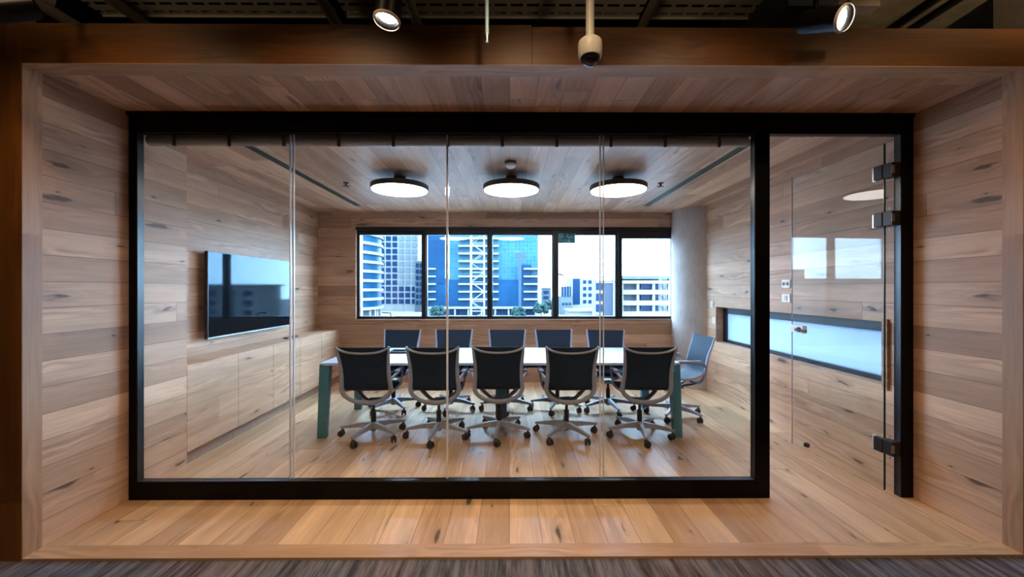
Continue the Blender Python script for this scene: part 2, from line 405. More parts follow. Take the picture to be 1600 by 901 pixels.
# ------------------------------------------------------------------ glazed partition
P1 = struct(empty('window_2', (0, YG, 0)), 'black framed full-height glass front of the meeting room', 'window')
def pbox(name, lo, hi, mat, bev=0.0, parent=P1): return MB().box((lo[0], lo[1]-YG, lo[2]), (hi[0], hi[1]-YG, hi[2]), bev).build(name, mat, parent)
FX0, FX1 = -2.625, 1.813                    # fixed panel outer edges
fm = MB()
def fb(lo, hi, bev=.003): fm.box((lo[0], lo[1]-YG, lo[2]), (hi[0], hi[1]-YG, hi[2]), bev)
FD, JX = .055, 2.735                       # frame depth, door jamb face
fb((FX0, YG, .0), (-2.574, YG + FD, 2.69))             # left stile
fb((1.714, YG, .0), (FX1, YG + FD, 2.69))              # mullion beside the door
fb((-2.574, YG + .0005, .0), (1.714, YG + FD, .123))                # sill
fb((-2.574, YG + .0005, 2.537), (1.714, YG + FD, 2.69)); fb((FX1, YG + .0005, 2.537), (JX + .004, YG + FD, 2.69))              # head across panel and door
fb((JX + .004, YG, .0), (XR, YG + FD, 2.69))           # door jamb
fb((FX0 - .01, YG - .012, 2.652), (XR, YG + .02, 2.692))    # lip above the head
frame = fm.build('frame', M['black'], P1)
for lo, hi in (((-2.574, YG + .006, .123), (-2.570, YG + FD, 2.535)), ((1.71, YG + .006, .123), (1.714, YG + FD, 2.535)),
               ((JX, YG + .006, .0), (JX + .004, YG + FD, 2.537)), ((-2.570, YG + .006, .123), (1.71, YG + FD, .127))):
    pbox('rebate', lo, hi, M['black_satin'])
GX = [-2.570, -1.524, -.437, .650, 1.71]
GY = YG + .036
for i in range(4):
    pbox('pane', (GX[i] + (.013 if i else 0), GY, .127), (GX[i+1] - (.013 if i < 3 else 0), GY + .012, 2.537), M['glass'])
for i, gx in enumerate(GX[1:4]):
    for sx in ((-1, 1) if i != 1 else (0,)):
        pbox('joint', (gx + sx*.012 - (.0035 if sx else .006), GY - .001, .127), (gx + sx*.012 + (.0035 if sx else .006), GY + .013, 2.537), M['gedge'])
    if i != 1:
        pbox('joint_filler', (gx - .0085, GY + .001, .127), (gx + .0085, GY + .011, 2.537), M['glass'])
RY = GY + .062 - YG
hr = MB()
hr.tube([(-2.57, RY, 2.513), (1.71, RY, 2.513)], .034, 20)
rail = hr.build('head_rail', M['rail'], P1, True)
pbox('head_cover', (-2.57, GY + .02, 2.54), (1.71, GY + .12, 2.56), M['rail'])
for k in range(11):
    bx = -2.36 + k * .385
    MB().tube([(bx, RY - .042, 2.545), (bx, RY - .042, 2.475)], .011, 10).lathe([(.0, -.012), (.012, -.006), (.012, .006), (.0, .012)], 12, Matrix.Translation((bx, RY - .04, 2.470))).build('bracket', M['plastic'], P1, True)

# glass door leaf, opened flat along the right wall
D = struct(empty('door_1', (2.70, YG + .055, 0), math.radians(3.0)), 'frameless glass door standing open against the right wall', 'door')
LX, LY0, LY1 = 0.0, .03, .905
MB().box((-.005, LY0 + .004, .012), (.005, LY1, 2.50)).build('leaf', M['dglass'], D)
MB().box((-.006, LY0, .012), (.006, LY0 + .004, 2.50)).build('leaf_edge', M['green_edge'], D)
MB().box((-.0055, LY1, .012), (.0055, LY1 + .002, 2.50)).build('leaf_edge', M['gedge'], D)
for hz in (2.295, 1.955, .335):
    h = MB().box((-.035, LY0 - .012, hz - .05), (-.006, LY0 + .052, hz + .05), .004).box((-.03, -.05, hz - .05), (.034, LY0, hz + .05), .003).build('hinge', M['bronze'], D)
    MB().box((-.034, -.052, hz - .028), (-.012, -.049, hz + .028), .001).build('hinge_pin', M['silver'], h)
    MB().box((-.012, LY0 + .05, hz - .05), (.012, LY0 + .085, hz + .05), .003).build('clamp_plate', M['steel'], h)
    for dz in (-.075, .075):
        MB().lathe([(.006, -.003), (.006, .003)], 10, Matrix.Translation((-.003, -.01, hz + dz)) @ Matrix.Rotation(PI/2, 4, 'Y')).build('screw', M['silver'], h)
lk = MB().box((-.03, LY1 - .16, 1.055), (.012, LY1 - .003, 1.125), .004).build('lock_plate', M['white'], D)
lv = MB().tube(smooth_path([(-.03, LY1 - .12, 1.088), (-.065, LY1 - .12, 1.088), (-.072, LY1 - .15, 1.088), (-.072, LY1 - .25, 1.088)], 3), .009, 10)
lv.lathe([(.022, 0), (.022, .012)], 16, Matrix.Translation((-.03, LY1 - .12, 1.088)) @ Matrix.Rotation(-PI/2, 4, 'Y'))
lv.build('lever', M['plastic'], lk, True)
st = MB().lathe([(.022, 0), (.024, .01), (.022, .03), (.012, .036)], 20).build('door_stop', M['plastic'], None, True, (2.745, 3.66, 0))
tag(st, 'small black door stop on the floor beneath the open glass door', 'door stop')

# slit window in the right wall
S = struct(empty('window_3', (XR, 4.08, SZ0)), 'long low slit window with frosted pane in the right wall', 'window')
def sbox(name, lo, hi, mat, bev=0): return MB().box((lo[0]-XR, lo[1]-4.08, lo[2]-SZ0), (hi[0]-XR, hi[1]-4.08, hi[2]-SZ0), bev).build(name, mat, S)
fm = MB()
for lo, hi in (((XR + .10, SY0, SZ1 - .085), (XR + .17, SY1, SZ1)), ((XR + .10, SY0, SZ0), (XR + .17, SY1, SZ0 + .04)),
               ((XR + .10, SY0, SZ0), (XR + .17, SY0 + .05, SZ1)), ((XR + .10, SY1 - .06, SZ0), (XR + .17, SY1, SZ1))):
    fm.box((lo[0]-XR, lo[1]-4.08, lo[2]-SZ0), (hi[0]-XR, hi[1]-4.08, hi[2]-SZ0), .002)
fm.build('frame', M['winframe'], S)
sbox('pane', (XR + .13, SY0 + .05, SZ0 + .04), (XR + .14, SY1 - .06, SZ1 - .085), M['frost'])
sbox('casing', (XR - .02, SY0 - .045, SZ0 - .03), (XR + .10, SY0, SZ1 + .02), M['side'], .003)

# ------------------------------------------------------------------ strip window
W = struct(empty('window_1', (0, YB, WZ0)), 'dark framed strip window in the far wall looking onto the city', 'window')
def wmb(m, lo, hi, bev=.002): m.box((lo[0], lo[1]-YB, lo[2]-WZ0), (hi[0], hi[1]-YB, hi[2]-WZ0), bev)
def wbox(name, lo, hi, mat, bev=.002):
    m = MB(); wmb(m, lo, hi, bev); return m.build(name, mat, W)
m = MB()
wmb(m, (WX0, YB + .04, WZ1 - .055), (WX1, YB + .13, WZ1)); wmb(m, (WX0, YB + .04, WZ0), (WX1, YB + .13, WZ0 + .022))
wmb(m, (WX0, YB + .06, WZ0), (WX0 + .03, YB + .13, WZ1)); wmb(m, (WX1 - .05, YB + .04, WZ0), (WX1, YB + .13, WZ1))
m.build('outer_frame', M['winframe'], W)
MX = [-1.335, -.308, .712, 1.73]
for i, mx in enumerate(MX): wbox('mullion', (mx - .03, YB + .02, WZ0), (mx + .03, YB + .13, WZ1), M['winframe'])
edges = [WX0 + .03] + MX + [WX1 - .05]
for i in range(5):
    a = edges[i] + (.03 if i else 0); b = edges[i+1] - (.03 if i < 4 else 0)
    sw = .014 if i != 3 else .03; top = WZ1 - .055; tz = .03 if i != 4 else .085
    m = MB()
    wmb(m, (a, YB + .05, WZ0 + .022), (a + sw, YB + .11, top)); wmb(m, (b - sw, YB + .05, WZ0 + .022), (b, YB + .11, top))
    wmb(m, (a + sw, YB + .05, top - tz), (b - sw, YB + .11, top)); wmb(m, (a + sw, YB + .05, WZ0 + .022), (b - sw, YB + .11, WZ0 + .04))
    s_ = m.build('sash', M['winframe'], W)
    m = MB(); wmb(m, (a + sw, YB + .078, WZ0 + .04), (b - sw, YB + .09, top - tz), 0); m.build('pane', M['wglass'], W)
    if i == 0:
        h = MB(); wmb(h, (-1.91, YB + .03, WZ0 + .022), (-1.78, YB + .05, WZ0 + .04), .004)
        h.tube([(-1.85, .02, .04), (-1.85, .02, .09), (-1.92, .02, .098), (-1.99, .02, .10)], .009, 8).build('handle', M['plastic'], W, True)
    if i == 3:
        MB().tube([(.772, .06, .70), (.772, .0, .70), (.80, -.01, .69), (.85, -.01, .675)], .012, 8).build('handle', M['plastic'], W, True)
wbox('head_trim', (WX0, YB - .012, WZ1 - .012), (WX1, YB + .05, WZ1 + .03), M['winframe'])
wbox('sill', (WX0 - .02, YB - .02, WZ0 - .022), (WX1, YB + .05, WZ0), M['back'])
# escape sticker: strokes of the two Hebrew words, drawn left to right
sg = empty('escape_sign', (.90, YB + .045, 2.26)); tag(sg, 'teal sticker with black lettering hanging at the top of the fourth window pane', 'sign')
MB().box((-.135, 0, -.09), (.135, .006, .075), .002).build('plate', M['sign'], sg)
G = {'mem': [((0, 0), (0, 1)), ((0, 1), (.8, 1)), ((.8, 1), (.8, 0)), ((.8, 0), (0, 0))],       # closed final form as the photo reads
     'tet': [((0, 1), (0, 0)), ((0, 0), (.8, 0)), ((.8, 0), (.8, 1)), ((.8, 1), (.4, .9))],
     'vav': [((.2, 1), (.2, 0)), ((0, 1), (.2, 1))],
     'lam': [((0, 1.4), (0, 1)), ((0, 1), (.7, 1)), ((.7, 1), (.35, 0))],
     'yod': [((.2, 1), (.2, .5)), ((0, 1), (.2, 1))],
     'memo': [((.1, 1), (0, 0)), ((.1, .9), (.8, 1)), ((.8, 1), (.8, 0)), ((.8, 0), (.35, 0)), ((0, 1), (.15, .8))],
     'nunf': [((.2, 1), (.2, -.4)), ((0, 1), (.2, 1))],
     'het': [((0, 0), (0, 1)), ((0, 1), (.75, 1)), ((.75, 1), (.75, 0))]}
let = MB()
def word(seq, x, z, h):
    for g, adv in seq:
        for (ax, az), (bx, bz) in G[g]:
            let.tube([(x + ax*h, -.002, z + az*h), (x + bx*h, -.002, z + bz*h)], h*.13, 6)
        x += adv * h
word([('tet', 1.05), ('vav', .5), ('lam', 1.0), ('yod', .5), ('memo', 1)], -.108, -.07, .055)
word([('nunf', .6), ('vav', .6), ('lam', 1.1), ('het', 1)], -.05, .015, .05)
let.build('lettering', M['ink'], sg)

# ------------------------------------------------------------------ ceiling fittings in the room
lamp0 = None
for i, (x, lab) in enumerate(((-1.166, 'round flat ceiling lamp nearest the television wall'), (.02, 'middle round flat ceiling lamp, below the smoke detector'),
                              (1.16, 'round flat ceiling lamp nearest the right wall'))):
    if lamp0 is None:
        r = empty('ceiling_lamp', (x, LAMP_Y, LAMP_Z))
        MB().lathe([(.288, .004), (.298, .0), (.300, .05), (.296, .055), (.05, .055)], 64).build('rim', M['lamprim'], r, True)
        MB().lathe([(.0, -.002), (.286, -.002), (.290, .006), (.0, .006)], 64).build('diffuser', M['lamp'], r, True)
        MB().lathe([(.03, .055), (.03, .12), (.06, .125), (.06, ZC - LAMP_Z)], 32).build('ceiling_mount', M['lamprim'], r, True)
        lamp0 = r
    else:
        r = copy_tree(lamp0); r.location = (x, LAMP_Y, LAMP_Z)
    tag(r, lab, 'lamp', 'round ceiling lamps')
sd = empty('smoke_detector', (.01, 3.72, ZC)); tag(sd, 'small smoke detector on the plank ceiling in front of the middle lamp', 'smoke detector')
MB().lathe([(.055, 0), (.055, -.02), (.048, -.026)], 28).build('base', M['lamprim'], sd, True)
MB().lathe([(.046, -.024), (.046, -.045), (.026, -.062), (.0, -.064)], 28).build('cap', M['white'], sd, True)
for x, lab in ((-1.83, 'small sprinkler head in the ceiling near the television side'), (1.70, 'small sprinkler head in the ceiling near the right slot')):
    s_ = empty('sprinkler', (x, 4.47, ZC)); tag(s_, lab, 'sprinkler', 'ceiling sprinklers')
    MB().lathe([(.032, 0), (.032, -.006), (.012, -.012), (.010, -.035), (.0, -.036)], 16).build('body', M['lamprim'], s_, True)
    MB().box((-.04, -.008, -.042), (.04, .008, -.037)).box((-.008, -.04, -.042), (.008, .04, -.037)).build('deflector', M['lamprim'], s_)
for x, lab in ((-2.165, 'twin dark air slot in the ceiling along the television wall'), (1.955, 'twin dark air slot in the ceiling along the right wall')):
    v = empty('air_slot', (x, 4.4, ZC)); tag(v, lab, 'vent', 'linear air slots')
    MB().box((-.034, -1.3, -.002), (.034, 1.3, .02)).build('slot', M['slot'], v)
    for dx in (-.034, 0, .034):
        MB().box((dx - .004, -1.3, -.006), (dx + .004, 1.3, .0)).build('bar', M['slotbar'], v)

# ------------------------------------------------------------------ TV, cabinets, things on the left
tv = empty('television', (XN + .09, 4.545, .975)); tag(tv, 'large black wall television above the oak cabinets', 'television')
MB().box((-.035, -.72, 0), (-.004, .72, .845), .004).build('body', M['tv_body'], tv)
MB().box((-.006, -.711, .017), (-.0015, .711, .836)).build('screen', M['screen'], tv)
MB().box((-.006, -.72, -.001), (.001, .72, .010), .002).build('lower_bezel', M['silver'], tv)
m = MB(); m.box((-.006, -.72, .836), (.0, .72, .846)); m.box((-.006, -.72, .01), (0, -.712, .84)); m.box((-.006, .712, .01), (0, .72, .84))
m.build('bezel', M['tv_body'], tv)
MB().box((-.09, -.25, .25), (-.035, .25, .6), .004).build('wall_mount', M['plastic'], tv)
MB().box((-.002, -.03, -.009), (.0, .03, .0)).build('badge', M['silver'], tv)
TK, CT = .12, .828
names = ['nearest the glass front', 'second from the glass front', 'third from the glass front, below the television', 'fourth from the glass front, beside the table end', 'at the far end under the window wall']
cy = [YP + .004, 3.885, 4.46, 5.03, 5.60, YB - .002]
for i in range(5):
    c = empty('cabinet_unit', ((XN + XL)/2, (cy[i] + cy[i+1])/2, 0)); tag(c, 'low oak cabinet ' + names[i], 'cabinet', 'oak cabinets below the television')
    hy = (cy[i+1] - cy[i])/2
    def cb(name, lo, hi, mat, bev=0, par=c):
        o = MB().box(lo, hi, bev); return o
    ox, oy = c.location.x, c.location.y
    body = MB().box((XN + .002, cy[i] + .001, TK), (XL - .024, cy[i+1] - .001, CT - .022)).build('body', M['cavity'])
    door = MB().box((XL - .022, cy[i] + .002, TK), (XL - .001, cy[i+1] - .002, CT - .002), .001).build('door', M['cab'])
    kick = MB().box((XN + .002, cy[i] + .001, 0), (XL - .05, cy[i+1] - .001, TK)).build('toe_kick', M['toe'])
    for o in (body, door, kick):
        o.parent = c; o.matrix_parent_inverse = Matrix.Translation((-ox, -oy, 0))
wt = box('cabinet_worktop', (XN + .002, YP + .003, CT - .021), (XL - .023, YB - .003, CT), M['cab']); tag(wt, 'long oak worktop over the low cabinets', 'worktop')
rc = empty('remote_control', (-2.80, 5.12, CT)); tag(rc, 'flat black remote control lying on the oak cabinet top', 'remote control')
MB().box((-.03, -.13, 0), (.03, .13, .018), .006).build('body', M['plastic'], rc)
mk = MB()
for a in range(6):
    for b in (-1, 0, 1): mk.box((b*.016 - .005, -.09 + a*.03, .018), (b*.016 + .005, -.078 + a*.03, .020))
mk.build('keypad', M['toe'], rc)

# switches and sockets on the right wall
for z, kind, lab in ((1.508, 'socket_plate', 'white double socket plate on the right wall, upper of two'), (1.362, 'switch_plate', 'white switch plate on the right wall, lower of two')):
    p = empty(kind, (XR, 4.03, z)); tag(p, lab, 'switch' if 'switch' in kind else 'socket')
    MB().box((-.012, -.06, -.042), (0, .06, .042), .003).build('plate', M['white'], p)
    if kind == 'switch_plate': MB().box((-.017, -.022, -.026), (-.010, .022, .026), .002).build('rocker', M['cream'], p)
    else:
        for dy in (-.028, .028):
            MB().lathe([(.019, 0), (.019, .004), (.012, .004), (.012, .001)], 18, Matrix.Translation((-.012, dy, 0)) @ Matrix.Rotation(-PI/2, 4, 'Y')).build('socket', M['toe'], p)
for y, z, lab in ((5.52, 1.24, 'pale blank plate on the right wall beside the column, upper one'), (5.46, 1.02, 'pale blank plate on the right wall left of the slit window, lower one')):
    p = empty('wall_plate', (XR, y, z)); tag(p, lab, 'wall plate')
    MB().box((-.008, -.045, -.045), (0, .045, .045), .003).build('plate', M['cream'], p)
    MB().box((-.011, -.02, -.028), (-.006, .02, .028), .002).build('insert', M['cream'], p)

# ------------------------------------------------------------------ table
TX0, TX1, TY0, TY1, TZ = -1.845, 1.665, 3.88, 4.88, .735
T = empty('conference_table', ((TX0+TX1)/2, (TY0+TY1)/2, 0)); tag(T, 'long pale conference table with teal legs in the middle of the room', 'table')
cx, cyt = (TX0+TX1)/2, (TY0+TY1)/2
hl, hd = (TX1-TX0)/2, (TY1-TY0)/2
tp = MB()
tp.prism([(-hl, TZ), (hl, TZ), (hl, TZ - .008), (hl - .05, TZ - .024), (-hl + .05, TZ - .024), (-hl, TZ - .008)], 'Y', -hd, hd)
tp.build('tabletop', M['top'], T)
m = MB(); m.box((-hl + .09, -hd + .27, TZ - .10), (hl - .09, -hd + .32, TZ - .024)); m.box((-hl + .09, hd - .32, TZ - .10), (hl - .09, hd - .27, TZ - .024))
m.box((-.4, -hd + .32, TZ - .09), (-.34, hd - .32, TZ - .03)); m.box((.34, -hd + .32, TZ - .09), (.4, hd - .32, TZ - .03))
m.build('beam', M['apron'], T)
for sx in (-1, 1):
    for sy in (-1, 1):
        b = MB(); tx, bx = sx*(hl - .034), sx*(hl - .012)
        ty, by = sy*(hd - .06), sy*(hd - .035)
        vs = [(bx + dx*.041, by + dy*.03, 0) for dx, dy in ((-1, -1), (1, -1), (1, 1), (-1, 1))] + [(tx + dx*.048, ty + dy*.035, TZ - .02) for dx, dy in ((-1, -1), (1, -1), (1, 1), (-1, 1))]
        V = [b.bm.verts.new(v) for v in vs]
        for f in ((0, 3, 2, 1), (4, 5, 6, 7), (0, 1, 5, 4), (1, 2, 6, 5), (2, 3, 7, 6), (3, 0, 4, 7)): b.bm.faces.new([V[q] for q in f])
        b.build('leg', M['teal'], T)
MB().box((-.06, -.10, 0), (.06, .10, TZ - .02), .006).build('cable_post', M['teal'], T)
tb = empty('tablet', (-1.25, 4.53, TZ)); tag(tb, 'dark flat tablet lying on the table behind the leftmost chairs', 'tablet')
MB().prism([(-.13, 0), (.13, 0), (.13, .006), (.09, .022), (-.09, .022), (-.13, .006)], 'Y', -.085, .085).build('case', M['paper'], tb)
MB().box((-.082, -.07, .022), (.082, .07, .0235)).build('screen', M['screen'], tb)
ph = empty('speaker_puck', (-1.08, 4.50, TZ)); tag(ph, 'small dark remote standing on the table beside the tablet', 'remote control')
MB().box((-.03, -.05, 0), (.03, .05, .03), .008).build('body', M['plastic'], ph)
MB().lathe([(.018, .03), (.018, .036), (.012, .038)], 16).build('dial', M['paper'], ph, True)
ph.name = 'conference_remote'

# ------------------------------------------------------------------ chairs
def make_chair():
    R = empty('office_chair')
    prof = [(-.325, .925), (-.30, .84), (-.262, .73), (-.238, .63), (-.222, .57), (-.198, .525), (-.145, .495), (-.04, .478), (.08, .482), (.18, .490), (.235, .480), (.262, .455)]
    half = [.232, .222, .210, .207, .212, .216, .218, .222, .224, .220, .212, .20]
    # textile sling
    pp = smooth_path([(0, y, z) for y, z in prof], 4); hh = [p[0] for p in smooth_path([(h, i, 0) for i, h in enumerate(half)], 4)]
    m = MB(); rows = []; nx = 10
    for side in (0, 1):
        rows.append([])
        for i, p in enumerate(pp):
            d = (pp[min(i+1, len(pp)-1)] - pp[max(i-1, 0)]).normalized(); nrm = Vector((0, -d.z, d.y))
            line = []
            for k in range(nx + 1):
                t = -1 + 2*k/nx
                q = Vector((t*(hh[i] - .006), p.y, p.z)) - nrm*(.006*(1 - t*t))
                q += nrm*(.003 if side else -.003)
                line.append(m.bm.verts.new(q))
            rows[-1].append(line)
    A, B = rows
    for S_, rev in ((A, False), (B, True)):
        for i in range(len(S_) - 1):
            for k in range(nx):
                f = (S_[i][k], S_[i][k+1], S_[i+1][k+1], S_[i+1][k]); m.bm.faces.new(f[::-1] if rev else f)
    for i in range(len(A) - 1):
        for k in (0, nx): m.bm.faces.new((A[i][k], A[i+1][k], B[i+1][k], B[i][k]))
    for i in (0, len(A) - 1):
        for k in range(nx): m.bm.faces.new((A[i][k], A[i][k+1], B[i][k+1], B[i][k]))
    # the sling is one piece of cloth: its upper run is the backrest, its lower run the seat
    m.build('mesh_sling', M['fabric'], R, True)
    # frame: one rail up each side joined by a U below and a sagging top bar
    fr = MB()
    L = [(-.236, -.330, .932), (-.226, -.306, .84), (-.216, -.270, .73), (-.217, -.246, .63), (-.224, -.232, .56), (-.224, -.222, .505), (-.196, -.212, .452), (-.12, -.202, .404), (0, -.198, .384)]
    rr = [.010, .014, .0165, .0185, .0205, .021, .020, .0205, .024]
    path = L + [(-x, y, z) for x, y, z in L[-2::-1]]; rad = rr + rr[-2::-1]
    sp = smooth_path(path, 4); sr = [p[0] for p in smooth_path([(r, i, 0) for i, r in enumerate(rad)], 4)]
    fr.tube(sp, sr, 10, .8, (0, 1, 0))
    top = [(-.232, -.340, .918), (-.17, -.336, .889), (-.09, -.330, .873), (0, -.328, .868), (.09, -.330, .873), (.17, -.336, .889), (.232, -.340, .918)]
    fr.tube(smooth_path(top, 3), .0105, 8)
    fr.build('back_frame', M['frame_grey'], R, True)
    sf = MB()
    for s in (-1, 1):
        q = [(s*.222, -.21, .535), (s*.222, -.14, .490), (s*.226, -.04, .471), (s*.228, .08, .475), (s*.224, .18, .483), (s*.216, .235, .473), (s*.204, .265, .448)]
        sf.tube(smooth_path(q, 3), .012, 8)
        sf.tube(smooth_path([(0, -.02, .345), (s*.07, .0, .362), (s*.15, .04, .415), (s*.218, .09, .470)], 3), [.026]*9 + [.013], 8, .6)
        sf.tube(smooth_path([(0, .0, .345), (s*.05, -.09, .365), (s*.10, -.15, .388), (s*.15, -.20, .420)], 3), [.022]*9 + [.014], 8, .6)
    sf.tube(smooth_path([(-.20, .265, .450), (0, .27, .446), (.20, .265, .450)], 4), .011, 8)
    sf.box((-.055, -.075, .325), (.055, .075, .368), .01)
    sf.build('seat_frame', M['base_grey'], R, True)
    for s in (-1, 1):
        a = MB()
        a.tube(smooth_path([(s*.222, -.238, .60), (s*.244, -.20, .632), (s*.264, -.12, .652), (s*.266, .02, .660), (s*.262, .10, .640), (s*.25, .115, .57), (s*.232, .09, .475)], 4), .0145, 8, .75, (1, 0, 0))
        ar = a.build('armrest', M['frame_grey'], R, True)
        MB().box((s*.264 - .021, -.16, .667), (s*.264 + .021, .09, .681), .006).build('arm_pad', M['frame_grey'], ar)
    MB().lathe([(.014, .25), (.014, .33), (.03, .335)], 16).lathe([(.0245, .14), (.0245, .255), (.018, .26)], 18).build('gas_lift', M['plastic'], R, True)
    B_ = MB().lathe([(.022, .055), (.030, .065), (.044, .095), (.046, .135), (.030, .145)], 24).build('star_base', M['base_grey'], R, True)
    for k in range(5):
        a = 2*PI*k/5; rot = Matrix.Rotation(a, 4, 'Z')
        b = bmesh.new()
        sec = [(.03, .022, .142, .085), (.16, .020, .130, .092), (.30, .015, .105, .083), (.325, .013, .100, .082)]
        rg = [[b.verts.new(rot @ Vector((x, sy*w, z))) for sy, z in ((-1, z0), (1, z0), (.75, z1), (-.75, z1))] for x, w, z1, z0 in sec]
        for P_, Q in zip(rg, rg[1:]):
            for q in range(4): b.faces.new((P_[q], P_[(q+1) % 4], Q[(q+1) % 4], Q[q]))
        b.faces.new(rg[0][::-1]); b.faces.new(rg[-1])
        l = MB(); l.join(b); l.build('leg', M['base_grey'], B_)
        c = MB(); px = .305
        base = rot @ Matrix.Translation((px, 0, .030)) @ Matrix.Rotation(.5 + k*1.3, 4, 'Z')
        for s in (-1, 1):
            c.lathe([(.018, -.009), (.027, -.008), (.030, -.004), (.030, .004), (.027, .008), (.018, .009)], 20, base @ Matrix.Translation((-.012, s*.016, 0)) @ Matrix.Rotation(PI/2, 4, 'X'))
        c.lathe([(.008, .0), (.008, .06)], 10, rot @ Matrix.Translation((px, 0, .03)))
        c.lathe([(.022, .024), (.018, .034), (.008, .04)], 14, rot @ Matrix.Translation((px, 0, .03)))
        c.build('caster', M['plastic'], B_, True)
    return R

NEAR = [(-1.345, 3.95, 2, 37, 'dark mesh swivel chair with its back to the glass, beside the left front table leg'),
        (-.700, 3.95, 0, 48, 'dark mesh swivel chair with its back to the glass, second from the left table end'),
        (-.104, 3.99, 0, 50, 'dark mesh swivel chair with back to the glass, in front of the central table post'),
        (.566, 3.95, 1, 14, 'dark mesh swivel chair with its back to the glass, second from the right table end'),
        (1.293, 3.95, -1.5, 47, 'dark mesh swivel chair with its back to the glass, beside the right front table leg')]
FAR = [(-1.405, 4.83, 176, 20, 'dark mesh swivel chair facing the glass, behind the tablet'),
       (-.715, 4.85, 181, 50, 'dark mesh swivel chair facing the glass, second from the television side'),
       (-.030, 4.84, 180, 50, 'dark mesh swivel chair facing the glass, third from the television side'),
       (.582, 4.84, 182, 33, 'dark mesh swivel chair facing the glass, fourth from the television side'),
       (1.19, 4.80, 172, 62, 'dark mesh swivel chair facing the glass, nearest the round column')]
END = [(1.90, 4.545, 91, 14, 'dark blue mesh swivel chair alone at the right end of the table')]
proto = None
for group, rows in (('chairs along the near side of the table', NEAR), ('chairs along the window side of the table', FAR), (None, END)):
    for x, y, rz, ph_, lab in rows:
        if proto is None: c = proto = make_chair()
        else: c = copy_tree(proto)
        c.location = (x, y, 0); c.rotation_euler = (0, 0, math.radians(rz))
        for ch in kids(c):
            if ch.name.startswith('star_base'): ch.rotation_euler = (0, 0, math.radians(ph_ - rz))
        if group is None and 'group' in c: del c['group']
        tag(c, lab, 'chair', group)

# ------------------------------------------------------------------ corridor ceiling: tray, conduits, spots, camera
def tray(x0, x1, lab):
    t = empty('cable_tray', ((x0+x1)/2, 2.4, 3.30)); tag(t, lab, 'cable tray')
    h = (x1-x0)/2
    MB().box((-h, -.42, 0), (h, .30, .003)).build('perforated_plate', M['tray'], t)
    for y in (-.42, .30): MB().box((-h, y - .004, -.012), (h, y + .004, .06)).build('side_rail', M['conduit'], t)
    for dx in (-h*.6, h*.6): MB().tube([(dx, -.05, .0), (dx, -.05, .40)], .006, 8).build('hanger_rod', M['conduit'], t)
tray(-2.74, -1.18, 'perforated cable tray above the left half of the fascia')
tray(-1.10, .88, 'perforated cable tray above the middle of the fascia, behind the camera pole')
tray(.94, 1.62, 'short perforated cable tray left of the tilted spotlight')
for x, z, r, lab in ((-2.78, 3.14, .035, 'thick conduit at the far left of the corridor ceiling'), (-2.40, 3.20, .03, 'conduit crossing the left cable tray'), (-1.15, 3.22, .035, 'conduit crossing between two cable trays'),
                     (-.62, 3.24, .03, 'conduit beside the hanging can spotlight'), (.90, 3.24, .03, 'conduit crossing right of the camera pole'), (2.72, 3.30, .022, 'dark conduit under the olive slab, left one of a pair'),
                     (2.86, 3.30, .022, 'dark conduit under the olive slab, right one of a pair')):
    tag(MB().tube([(x, -3.1, z), (x, 4.4, z)], r, 10).build('conduit', M['conduit'] if x < 2 else M['dark'], None, True), lab, 'conduit', 'ceiling conduits')
tag(box('ceiling_beam', (1.62, 2.3, 3.10), (2.0, 4.2, 3.42), M['dark']), 'dark beam box above the fascia behind the tilted spotlight', 'beam', None, 'structure')

def spot(loc, axis, lab, power, stem_to, blend_dir=None):
    ax = Vector(axis).normalized(); q = Vector((0, 0, -1)).rotation_difference(ax).to_matrix().to_4x4()
    r = empty('spotlight', loc); tag(r, lab, 'spotlight', 'corridor spotlights')
    MB().lathe([(.030, .185), (.052, .175), (.055, .0), (.058, -.012), (.054, -.016), (.047, -.006), (.044, .02), (.0, .02)], 32, q).build('housing', M['black'], r, True)
    MB().lathe([(.0, .008), (.042, .008), (.043, .014), (.0, .014)], 32, q).build('lens', M['spot'], r, True)
    MB().lathe([(.053, -.019), (.0585, -.012), (.0585, -.006), (.053, -.012)], 32, q, True).build('bezel_ring', M['bracket'], r, True)
    p = q @ Vector((0, 0, .12)); s2 = Vector(stem_to)
    MB().tube([p, p + (s2 - p)*.3, s2], .013, 10).build('stem', M['black'], r, True)
    MB().box((s2.x - .05, s2.y - .08, s2.z - .01), (s2.x + .05, s2.y + .08, s2.z + .03), .004).build('gear_box', M['plastic'], r)
    l = bpy.data.lights.new('spot_beam', 'SPOT'); l.energy = power; l.color = (1.0, .76, .50); l.spot_size = math.radians(105); l.spot_blend = .9; l.shadow_soft_size = .015
    o = bpy.data.objects.new('spot_beam', l); COL.objects.link(o)
    o.location = Vector(loc) + ax*.025; o.rotation_euler = Vector((0, 0, -1)).rotation_difference(Vector(blend_dir or axis).normalized()).to_euler()
    return r
spot((-.537, 1.75, 2.645), (-.10, -.10, -1), 'black can spotlight hanging straight down above the middle of the fascia', 35, (.0, .02, .95))
spot((1.51, 1.80, 2.687), (.356, -.82, -.43), 'black spotlight tilted to the right, left of the olive slab', 30, (-.09, .0, .60))
spot((-2.36, 1.80, 2.705), (-.66, -.55, -.50), 'black spotlight cut by the left picture edge, beside the pale duct', 20, (.05, .02, .60))
m = MB().lathe([(.13, -.06), (.13, .06)], 28, Matrix.Rotation(PI/2, 4, 'X')).box((-.13, -.055, -.46), (.01, .055, 0), .004).box((-.13, -.055, 0), (.06, .055, .44), .004)
tag(m.build('duct_bracket', M['duct'], None, True, (-2.93, 2.42, 3.26)), 'pale grey rounded bracket behind the left spotlight', 'bracket')
br = empty('light_bracket', (1.66, 1.95, 2.84)); tag(br, 'pale metal bracket above the tilted spotlight', 'bracket')
